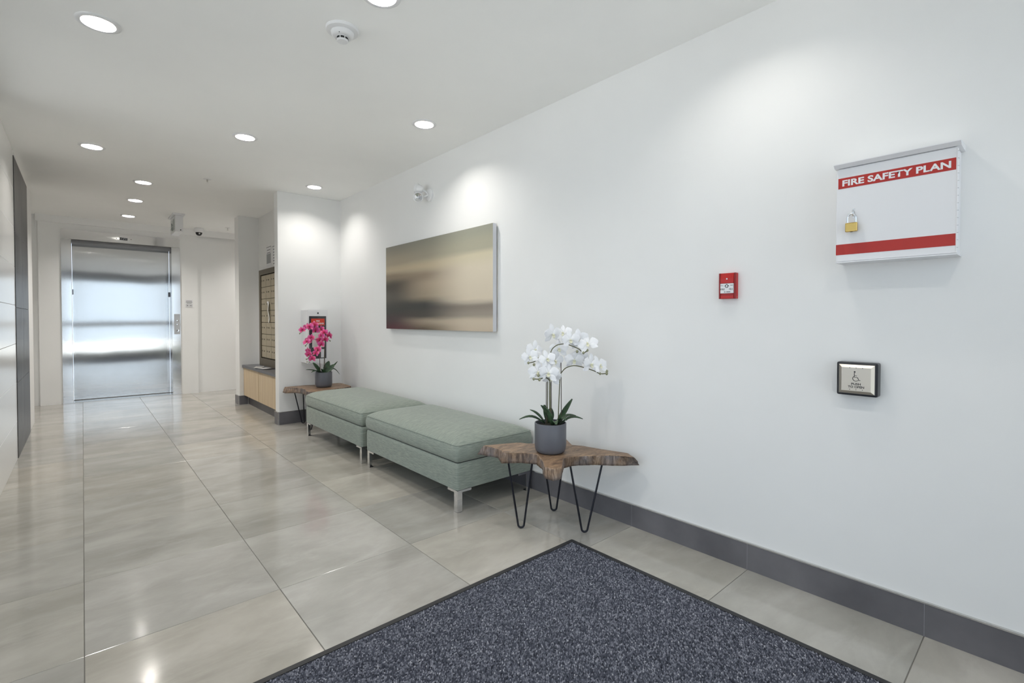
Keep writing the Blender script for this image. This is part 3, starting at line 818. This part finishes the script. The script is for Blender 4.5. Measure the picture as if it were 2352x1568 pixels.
orchid((1.885, 1.815, .405), 'white orchid in a charcoal pot on the near slab table', KW,
 [(0.017,0.0,0.635),(0.075,-0.025,0.640),(0.073,-0.078,0.605),(0.135,-0.146,0.585),(0.060,-0.005,0.555),(0.118,-0.095,0.606),(-0.098,0.059,0.515),(-0.057,0.064,0.548),(-0.036,-0.010,0.504),(0.025,-0.010,0.493),(-0.073,0.021,0.435),(-0.037,-0.021,0.430),(-0.005,-0.012,0.405),(0.115,-0.068,0.494),(0.146,-0.158,0.475),(0.200,-0.170,0.466),(0.150,-0.071,0.506)],
 [[(0.000,0.004,0.182),(0.001,0.007,0.316),(0.003,0.007,0.431),(0.005,0.007,0.512),(0.012,0.002,0.551),(0.031,-0.014,0.574),(0.049,-0.030,0.581),(0.068,-0.047,0.582),(0.084,-0.075,0.573),(0.105,-0.107,0.557),(0.117,-0.131,0.537),(0.132,-0.145,0.549)],
  [(-0.003,0.020,0.180),(0.000,0.021,0.363),(0.004,0.020,0.449),(-0.006,0.017,0.474),(-0.031,0.026,0.489),(-0.054,0.033,0.504),(-0.081,0.043,0.489),(-0.111,0.056,0.483)],
  [(-0.004,-0.005,0.184),(-0.004,-0.002,0.337),(-0.011,-0.008,0.376),(-0.025,-0.009,0.396),(-0.046,-0.003,0.406),(-0.075,0.009,0.399),(-0.106,0.023,0.401)],
  [(0.033,-0.025,0.182),(0.040,-0.028,0.335),(0.045,-0.030,0.412),(0.052,-0.036,0.431),(0.065,-0.047,0.450),(0.083,-0.063,0.461),(0.105,-0.082,0.465),(0.133,-0.108,0.458),(0.180,-0.149,0.438),(0.205,-0.172,0.422),(0.232,-0.195,0.423)]],
 [[(0.053,-0.031,0.14),(0.055,-0.028,0.334),(0.056,-0.025,0.480)], [(-.012, .02, .14), (-.010, .022, .36), (-.006, .02, .45)], [(.006, -.002, .14), (.006, 0, .38)]],
 [(0.099,-0.102,0.542),(0.117,-0.131,0.536),(0.132,-0.145,0.549),(-0.054,0.033,0.504),(-0.082,0.043,0.473),(-0.111,0.056,0.483),(-0.105,0.022,0.400),(-0.075,0.009,0.395),(-0.082,0.010,0.418),(0.206,-0.173,0.421),(0.233,-0.197,0.434),(0.233,-0.196,0.422)],
 [((-.02, .02, .15), (-0.124,0.114,0.175), .036, .025, 0), ((-.01, .03, .15), (-0.060,0.098,0.222), .034, .01, 0), ((-.02, -.03, .152), (-0.078,-0.005,0.262), .05, .01, .3), ((.01, .02, .15), (0.040,0.035,0.228), .045, 0, .2), ((.0, .02, .15), (0.012,0.06,0.245), .045, 0, .2),
  ((.03, -.02, .15), (0.092,-0.075,0.285), .042, -.008, .5), ((.03, -.04, .15), (0.115,-0.13,0.182), .036, .022, 0), ((.04, -.02, .15), (0.136,-0.062,0.188), .036, .018, 0), ((0, -.02, .15), (-0.045,-0.085,0.168), .036, .018, 0), ((.02, -.03, .15), (0.015,-0.105,0.185), .04, .02, .2)],
 11, FACE, 1.12, .55, M_stem)
M_dstem = new_mat('dark_orchid_stem', srgb(74, 62, 50), .5)
orchid((1.905, 5.16, .405), 'pink orchid in a charcoal pot on the far slab table', KP,
 [(-0.233,-0.050,0.608),(-0.173,-0.020,0.636),(-0.161,-0.060,0.641),(-0.104,-0.040,0.658),(-0.028,-0.020,0.613),(-0.012,-0.060,0.578),(-0.039,-0.050,0.544),(0.051,-0.020,0.545),(-0.000,-0.050,0.507),(-0.138,-0.040,0.528),(-0.191,-0.060,0.487),(-0.157,-0.020,0.502),(-0.040,-0.050,0.456),(-0.086,-0.070,0.406),(-0.107,-0.080,0.369),(-0.172,-0.060,0.358),(-0.149,-0.090,0.315),(-0.162,-0.020,0.390),(-0.088,-0.020,0.605),(-0.046,-0.020,0.499)],
 [[(-0.037,0.000,0.163),(-0.040,0.000,0.322),(-0.039,0.000,0.410),(-0.034,-0.010,0.490),(-0.007,-0.010,0.568),(-0.036,-0.020,0.622),(-0.100,-0.030,0.649),(-0.171,-0.040,0.628),(-0.258,-0.050,0.570)],
  [(0.016,0.000,0.159),(0.013,0.000,0.337),(0.010,-0.010,0.444),(0.023,-0.010,0.514),(0.063,-0.010,0.487)],
  [(-0.040,-0.020,0.164),(-0.047,-0.020,0.306),(-0.066,-0.050,0.378),(-0.104,-0.060,0.381),(-0.150,-0.070,0.349),(-0.195,-0.080,0.309)],
  [(0.006,0.020,0.158),(0.016,0.020,0.336),(0.005,0.000,0.444),(-0.051,-0.010,0.499),(-0.135,-0.030,0.502),(-0.201,-0.050,0.444)]],
 [[(.012, .006, .14), (.018, .004, .42)]],
 [(-0.258,-0.050,0.570),(-0.249,-0.050,0.582),(-0.199,-0.050,0.444),(-0.202,-0.080,0.309),(-0.197,-0.080,0.281),(-0.167,-0.070,0.276),(0.068,-0.010,0.485)],
 [((-.03, 0, .15), (-0.19,-0.03,0.198), .036, .01, 0), ((-.03, .01, .15), (-0.10,0.03,0.262), .05, .0, .8), ((-.03, -.03, .15), (-0.154,-0.08,0.172), .034, .02, 0), ((.01, 0, .15), (0.062,0.01,0.27), .06, 0, .9), ((.03, 0, .15), (0.15,0.0,0.262), .03, -.01, .3), ((.03, -.02, .15), (0.152,-0.05,0.128), .036, .05, 0), ((.02, -.03, .15), (.10, -.04, .235), .055, 0, .9), ((-.01, -.04, .15), (-0.042,-0.10,0.196), .05, .02, .2)],
 23, FACE, .85, .5, M_dstem)

# ------------------------------------------------------------------ entrance mat
t = thing('entrance_mat', (.93, .35, 0), 'dark navy grey loop-pile entrance mat with black rubber border', 'mat')
mx0, mx1, my0, my1 = -.02, 1.852, -.7, 1.632
bw = .027
g = G()
P0 = ring(mx0, mx1, my0, my1, .012, 3); P1 = ring(mx0+.006, mx1-.006, my0+.006, my1-.006, .008, 3); P2 = ring(mx0+bw, mx1-bw, my0+bw, my1-bw, .004, 3)
g = stack([(P0, .0005), (P0, .002), (P1, .006), (P2, .006), (P2, .003)])
g.f = g.f[:-2]; g.m = g.m[:-2]
obj('rubber_border', g, M_rubber, t, smooth=30)
obj('backing', G().box(mx0+bw-.002, mx1-bw+.002, my0+bw-.002, my1-bw+.002, .0008, .004), M_backing, t)
# loop pile: tens of thousands of small tufts in one part
px = .0056; rng = np.random.default_rng(4)
nx, ny = int((mx1-mx0-2*bw)/px), int((my1-my0-2*bw)/px)
ii, jj = np.meshgrid(np.arange(nx), np.arange(ny), indexing='ij')
X = mx0+bw+(ii+.5)*px+((jj % 2)-.5)*px*.5; Y = my0+bw+(jj+.5)*px
X = (X+rng.normal(0, .0006, X.shape)).ravel(); Y = (Y+rng.normal(0, .0006, Y.shape)).ravel()
# keep what could be seen from around the viewpoint
keep = Y > -.35
X, Y = X[keep], Y[keep]; n = len(X)
ang = rng.uniform(-.5, .5, n)+.7; ca, sa = np.cos(ang), np.sin(ang)
hgt = rng.uniform(.0028, .005, n); rx = px*.50; ry = px*.40
V = np.zeros((n, 8, 3), 'f')
for k, (a, b) in enumerate(((-1,-1),(1,-1),(1,1),(-1,1))):
    V[:,k,0] = X+a*rx*ca-b*ry*sa; V[:,k,1] = Y+a*rx*sa+b*ry*ca; V[:,k,2] = .0038
    V[:,k+4,0] = X+.55*(a*rx*ca-b*ry*sa); V[:,k+4,1] = Y+.55*(a*rx*sa+b*ry*ca); V[:,k+4,2] = .0038+hgt
V[:,:,0] -= .93; V[:,:,1] -= .35
F = np.array([(4,5,6,7),(0,1,5,4),(1,2,6,5),(2,3,7,6),(3,0,4,7)])
FF = (F[None]+np.arange(n)[:,None,None]*8).reshape(-1)
me = bpy.data.meshes.new('loop_pile'); nf = n*5
me.vertices.add(n*8); me.vertices.foreach_set('co', V.ravel())
me.loops.add(nf*4); me.loops.foreach_set('vertex_index', FF.astype('i'))
me.polygons.add(nf); me.polygons.foreach_set('loop_start', np.arange(nf, dtype='i')*4)
try: me.polygons.foreach_set('loop_total', np.full(nf, 4, 'i'))
except Exception: pass
me.update(calc_edges=True)
tone = np.clip(rng.beta(2.4, 2.8, n), 0, 1)
at = me.attributes.new('tone', 'FLOAT', 'FACE'); at.data.foreach_set('value', np.repeat(tone, 5).astype('f'))
me.materials.append(M_pile)
o = bpy.data.objects.new('loop_pile', me); COL.objects.link(o); o.parent = t; o['kind'] = 'stuff'

# ------------------------------------------------------------------ painting and wall devices
t = thing('painting', (XR, 3.473, 1.03), 'wide frameless canvas of blurred beige and dark grey bands above the ottomans', 'painting')
g = G().box(2.18, 2.214, 2.665, 4.28, 1.032, 1.803); g.m[2] = 1; g.m[3] = 1
obj('canvas', g, [M_art, new_mat('pale_canvas_side', (.66, .66, .69, 1), .7)], t, bevel=.0015)
obj('back_frame', G().box(2.2141, XR, 2.69, 4.255, 1.055, 1.78), M_canvas, t)

t = thing('emergency_light', (XR, 3.6, 2.17), 'white twin-head emergency light on the wall above the painting', 'lamp')
obj('base_plate', G().lathe([(0, -.022), (.045, -.022), (.052, -.016), (.054, 0)], (XR, 3.56, 2.175), 28, 'x'), M_white, t, smooth=40)
def head(c, d, arm):
    d = Vector(d).normalized(); z = d; x = z.orthogonal().normalized(); y = z.cross(x)
    Mx = Matrix((x, y, z)).transposed().to_4x4(); Mx.translation = Vector(c)
    def tr(g): g.v = [tuple(Mx @ Vector(p)) for p in g.v]; return g
    hd = obj('lamp_head', tr(G().lathe([(0, -.045), (.018, -.044), (.03, -.03), (.036, 0), (.042, .004), (.042, .02), (.036, .022), (.034, .012)], (0, 0, 0), 24)), M_white, t, smooth=35)
    obj('reflector', tr(G().lathe([(.034, .015), (.02, .004), (.008, -.002), (0, -.002)], (0, 0, 0), 24)), M_chrome, hd, smooth=50)
    obj('bulb_glass', tr(G().lathe([(.006, -.002), (.007, .008), (0, .012)], (0, 0, 0), 10)), M_label, hd, smooth=50)
    obj('arm', G().tube([(XR-.02, 3.56, 2.175), arm, tuple(Vector(c)-d*.03)], .008, 8), M_white, hd, smooth=60)
head((2.135, 3.60, 2.15), (-.62, -.7, -.18), (2.185, 3.57, 2.16))
head((2.14, 3.61, 2.225), (-.5, .75, .2), (2.19, 3.57, 2.20))

# fire alarm pull station
t = thing('pull_station', (XR, 1.004, 1.213), 'red fire alarm pull station on the long white wall', 'fire alarm')
y0, y1, z0, z1, xf = .966, 1.043, 1.214, 1.331, 2.199
obj('body', G().box(xf+.004, XR, y0, y1, z0, z1), M_redp, t, bevel=.002)
for a, b in ((y0, y0+.0075), (y1-.0075, y1)): obj('side_rail', G().box(xf-.002, xf+.004, a, b, z0, z1), M_dkred, t, bevel=.0015)
obj('upper_cover', G().prism([(xf+.004, z1-.001), (xf+.001, z1-.001), (xf-.003, 1.307), (xf-.003, 1.285), (xf+.004, 1.285)], lambda a, b, d: (a, y0+.0085+d, b), y1-y0-.017), M_redp, t)
h = obj('pull_handle', G().box(xf-.005, xf+.004, y0+.009, y1-.009, 1.239, 1.283), M_label, t)
text('lettering', 'PULL', M_ink, h, (xf-.005, 1.026, 1.2745), WALL_R, width=.012, height=.0042, bold=.015)
text('lettering', 'TIREZ', M_ink, h, (xf-.005, .983, 1.2745), WALL_R, width=.013, height=.0042, bold=.015)
text('lettering', 'FIRE', M_ink, h, (xf-.005, 1.0235, 1.257), WALL_R, width=.019, height=.0082, bold=.01)
text('lettering', 'FEU', M_ink, h, (xf-.005, .985, 1.257), WALL_R, width=.016, height=.0082, bold=.01)
def onwall(poly, x, d=.0005): return G().prism(poly, lambda a, b, e: (x-e, a, b), d)
yc = 1.0045
obj('arrow', onwall([(yc, 1.2815), (yc+.0115, 1.2705), (yc+.006, 1.2705), (yc+.005, 1.264), (yc-.005, 1.264), (yc-.006, 1.2705), (yc-.0115, 1.2705)], xf-.005), M_ink, h)
obj('arrow_core', onwall([(yc, 1.278), (yc+.005, 1.2715), (yc+.0028, 1.2715), (yc+.0025, 1.2662), (yc-.0025, 1.2662), (yc-.0028, 1.2715), (yc-.005, 1.2715)], xf-.0055), M_label, h)
obj('small_print', onwall([(1.0165, 1.2435), (1.0105, 1.2435), (1.0105, 1.2462), (1.0165, 1.2462)], xf-.005), M_ink, h)
obj('small_print', onwall([(1.006, 1.2435), (.988, 1.2435), (.988, 1.2462), (1.006, 1.2462)], xf-.005), M_ink, h)
obj('lower_cover', G().box(xf-.001, xf+.004, y0+.0085, y1-.0085, z0+.001, 1.2365), M_redp, t, bevel=.001)
obj('groove', G().box(xf-.0015, xf, y0+.009, y1-.009, 1.229, 1.2325), M_dkred, t)
obj('cover_screw', G().lathe([(0, -.0035), (.0035, -.003), (.004, 0)], (xf-.0025, yc, 1.3045), 12, 'x'), M_satin, t)
obj('tamper_screw', G().lathe([(0, -.001), (.002, -.001), (.002, 0)], (2.21, y0+.0005, 1.222), 8, 'y'), M_chrome, t)

# push-to-open plate
t = thing('push_plate', (XR, .503, .832), 'square steel push-to-open button with wheelchair symbol in black housing', 'button')
y0, y1, z0, z1, xf = .438, .568, .832, .958, 2.178
obj('housing', G().box(xf, XR, y0, y1, z0, z1), M_black, t, bevel=.006)
ya, yb, za, zb = y0+.0085, y1-.0085, z0+.0085, z1-.0085; e = .0105
obj('plate', G().add([(xf-.002, ya, za), (xf-.002, yb, za), (xf-.002, yb, zb), (xf-.002, ya, zb), (xf-.010, ya+e, za+e), (xf-.010, yb-e, za+e), (xf-.010, yb-e, zb-e), (xf-.010, ya+e, zb-e)],
    [(0,1,5,4), (1,2,6,5), (2,3,7,6), (3,0,4,7), (4,5,6,7), (3,2,1,0)]), new_mat('push_plate_steel', (.46, .43, .385, 1), .33, 1), t)
obj('recess_ring', G().box(xf-.0022, xf, y0+.006, y1-.006, z0+.006, z1-.006), M_black, t)
xs_ = xf-.010
text('lettering', 'PUSH', M_ink, t, (xs_, .5025, .8775), WALL_R, width=.030, height=.0085, bold=.03)
text('lettering', 'TO OPEN', M_ink, t, (xs_, .5025, .8665), WALL_R, width=.051, height=.0085, bold=.03)
for z in (.938, .8565):
    for dy in (-.020, 0, .020): obj('rivet', G().lathe([(0, -.0006), (.0014, -.0005), (.0015, 0)], (xs_, .5025+dy, z), 8, 'x'), M_ink, t)
yc, zc = .5045, .8975
def ws(u, v_): return (xs_-.0004, yc-u, zc+v_)     # wheelchair symbol in plate coordinates
sym = obj('wheelchair_symbol', G().tube([ws(.0095*math.cos(a)+.001, .0095*math.sin(a)+.0005) for a in [math.radians(128+k*(190/14)) for k in range(15)]], .0011, 6), M_ink, t)
obj('figure_stroke', G().tube([ws(-.0035, .022), ws(-.0035, .0055), ws(.007, .0045), ws(.011, -.0065), ws(.0155, -.005)], .0012, 6), M_ink, sym)
obj('figure_stroke', G().tube([ws(-.0035, .0115), ws(.005, .0105)], .0010, 6), M_ink, sym)
obj('figure_head', G().lathe([(0, -.0008), (.0029, -.0008), (.003, .0003)], (xs_, yc+.0025, zc+.0255), 14, 'x'), M_ink, sym)

# fire safety plan box
t = thing('fire_plan_box', (XR, .393, 1.333), 'white metal box lettered FIRE SAFETY PLAN with red stripes on the wall', 'box')
y0, y1, z0, z1, xf = .222, .562, 1.334, 1.682, 2.13
obj('body', G().box(xf+.004, XR, y0+.004, y1-.004, z0, z1), M_whitemetal, t, bevel=.002)
dr = obj('door', G().box(xf, xf+.0035, y0+.004, y1, z0+.003, z1-.004), M_whitemetal, t, bevel=.001)
obj('top_cap', G().prism([(XR, 1.683), (xf-.004, 1.683), (xf-.018, 1.694), (xf-.018, 1.697), (XR, 1.706)], lambda a, b, d: (a, y0-.006+d, b), y1-y0+.012), M_whitemetal, t)
obj('bottom_lip', G().box(xf-.005, XR, y0, y1, z0-.003, z0+.001), M_whitemetal, t)
s1 = obj('red_stripe', G().box(xf-.0008, xf, y0+.0065, y1-.0055, 1.607, 1.646), M_red, dr)
obj('red_stripe', G().box(xf-.0008, xf, y0+.004, y1, 1.361, 1.4), M_red, dr)
text('lettering', 'FIRE SAFETY PLAN', M_label, s1, (xf-.0008, (y0+y1)/2, 1.6265), WALL_R, width=.303, height=.0235, bold=.034)
hg = obj('hinge', G().tube([(xf+.001, y0+.003, z0+.004), (xf+.001, y0+.003, z1-.006)], .003, 8), M_whitemetal, dr)
for k in range(14): obj('hinge_gap', G().box(xf-.0025, xf+.004, y0-.0006, y0+.003, z0+.02+k*.024, z0+.0206+k*.024), M_gink, hg)
obj('hasp_staple', G().tube([(xf, .507, 1.520), (xf-.012, .507, 1.520), (xf-.016, .507, 1.514), (xf-.016, .507, 1.506), (xf-.012, .507, 1.500), (xf, .507, 1.500)], .0024, 8), M_chrome, dr, smooth=60)
obj('hasp_slot', G().box(xf-.0006, xf, .504, .510, 1.492, 1.528), M_satin, dr)
t = thing('padlock', (2.112, .509, 1.441), 'brass padlock with steel shackle hanging on the fire plan box', 'padlock')
obj('lock_body', G().box(2.105, 2.121, .491, .528, 1.441, 1.474), M_brass, t, bevel=.003, seg=3)
pth = [(2.113, .4965, 1.472), (2.113, .4965, 1.490)]+[(2.113, .5095-.013*math.cos(PI*k/10), 1.490+.0165*math.sin(PI*k/10)) for k in range(1, 10)]+[(2.113, .5225, 1.490), (2.113, .5225, 1.472)]
obj('shackle', G().tube(pth, .0032, 10), M_chrome, t, smooth=60)
obj('keyway', G().lathe([(0, 0), (.004, 0), (.004, -.0005), (0, -.0005)], (2.113, .5095, 1.4408), 10), M_ink, t)

# ------------------------------------------------------------------ ceiling devices
x, y = .925, 2.24
t = thing('smoke_detector', (x, y, H), 'round white smoke detector on the ceiling near the viewer', 'smoke detector')
obj('base', G().lathe([(.074, .002), (.074, -.006), (.071, -.012), (.052, -.017), (0, -.017)], (x, y, H), 36), M_white, t, smooth=40)
obj('body', G().lathe([(.052, -.016), (.049, -.03), (.041, -.037), (.03, -.039), (0, -.039)], (x, y, H), 36), M_white, t, smooth=40)
obj('sensor_cap', G().lathe([(.027, -.039), (.027, -.054), (.023, -.058), (0, -.059)], (x, y, H), 28), M_white, t, smooth=40)
for k in range(8):
    a0, a1 = 2*PI*k/8+.08, 2*PI*(k+1)/8-.08
    g = G(); P = [(x+.0276*math.cos(a0+(a1-a0)*j/4), y+.0276*math.sin(a0+(a1-a0)*j/4)) for j in range(5)]
    v = [(a, b, H-.042) for a, b in P]+[(a, b, H-.051) for a, b in P]
    obj('vent_slot', g.add(v, [(j, j+1, j+6, j+5) for j in range(4)]), M_dark, t)
obj('status_led', G().lathe([(0, -.0372), (.002, -.037), (.002, -.035)], (x-.028, y-.032, H), 8), M_dark, t)
def sprinkler(x, y, lab):
    t = thing('sprinkler', (x, y, H), lab, 'sprinkler', 'ceiling sprinklers')
    obj('escutcheon', G().lathe([(.036, .001), (.035, -.003), (.018, -.006), (.014, -.004), (0, -.004)], (x, y, H), 24), M_white, t, smooth=50)
    obj('stem', G().lathe([(.007, -.003), (.007, -.018), (.004, -.02), (.004, -.034), (0, -.034)], (x, y, H), 12), M_satin, t, smooth=50)
    obj('deflector', G().lathe([(0, -.034), (.012, -.035), (.012, -.0365), (0, -.037)], (x, y, H), 16), M_satin, t)
sprinkler(.917, 5.475, 'small ceiling sprinkler with white plate between the downlights')
sprinkler(1.624, 8.18, 'small ceiling sprinkler in the far corner right of the dome camera')
x, y = 1.31, 8.5
t = thing('security_camera', (x, y, H), 'white dome security camera on the ceiling right of the elevator', 'camera')
obj('housing', G().lathe([(.055, .001), (.06, -.01), (.06, -.05), (.052, -.062), (.042, -.066)], (x, y, H), 32), M_white, t, smooth=40)
dm = obj('dome', G().lathe([(.044, -.064), (.041, -.084), (.03, -.102), (.014, -.111), (0, -.113)], (x, y, H), 28), new_mat('dark_dome', (.02, .02, .022, 1), .06), t, smooth=60)
obj('lens', G().lathe([(0, -.052), (.011, -.05), (.012, -.03)], (x, y, H-.085), 14, 'y'), M_satin, dm, smooth=60)
t = thing('exit_sign', (.945, 7.71, H), 'white ceiling-hung exit sign box in front of the elevator', 'sign')
obj('canopy', G().box(.87, 1.0, 7.46, 7.9, H-.022, H), M_whitemetal, t, bevel=.003)
bd = obj('body', G().box(.9, .985, 7.5, 7.92, 2.245, 2.453), M_whitemetal, t, bevel=.004)
fc = obj('face_panel', G().box(.896, .9, 7.52, 7.90, 2.26, 2.43), new_mat('sign_face', (.62, .64, .63, 1), .3), bd)
M_pic = new_mat('sign_pictogram', (.30, .33, .32, 1), .4)
obj('door_pictogram', G().box(.8952, .896, 7.55, 7.66, 2.275, 2.415), M_pic, fc)
g = G().lathe([(0, -.0012), (.014, -.0012), (.014, 0)], (.896, 7.745, 2.398), 12, 'x')
g.tube([(.8955, 7.75, 2.375), (.8955, 7.735, 2.335), (.8955, 7.70, 2.315), (.8955, 7.69, 2.275)], .010, 6).tube([(.8955, 7.735, 2.335), (.8955, 7.78, 2.315), (.8955, 7.82, 2.30)], .009, 6).tube([(.8955, 7.70, 2.345), (.8955, 7.75, 2.368), (.8955, 7.79, 2.34)], .006, 6)
obj('running_pictogram', g, M_pic, fc)
obj('test_button', G().lathe([(0, -.003), (.007, -.003), (.007, 0)], (.957, 7.5, 2.268), 10, 'y'), M_dark, bd)
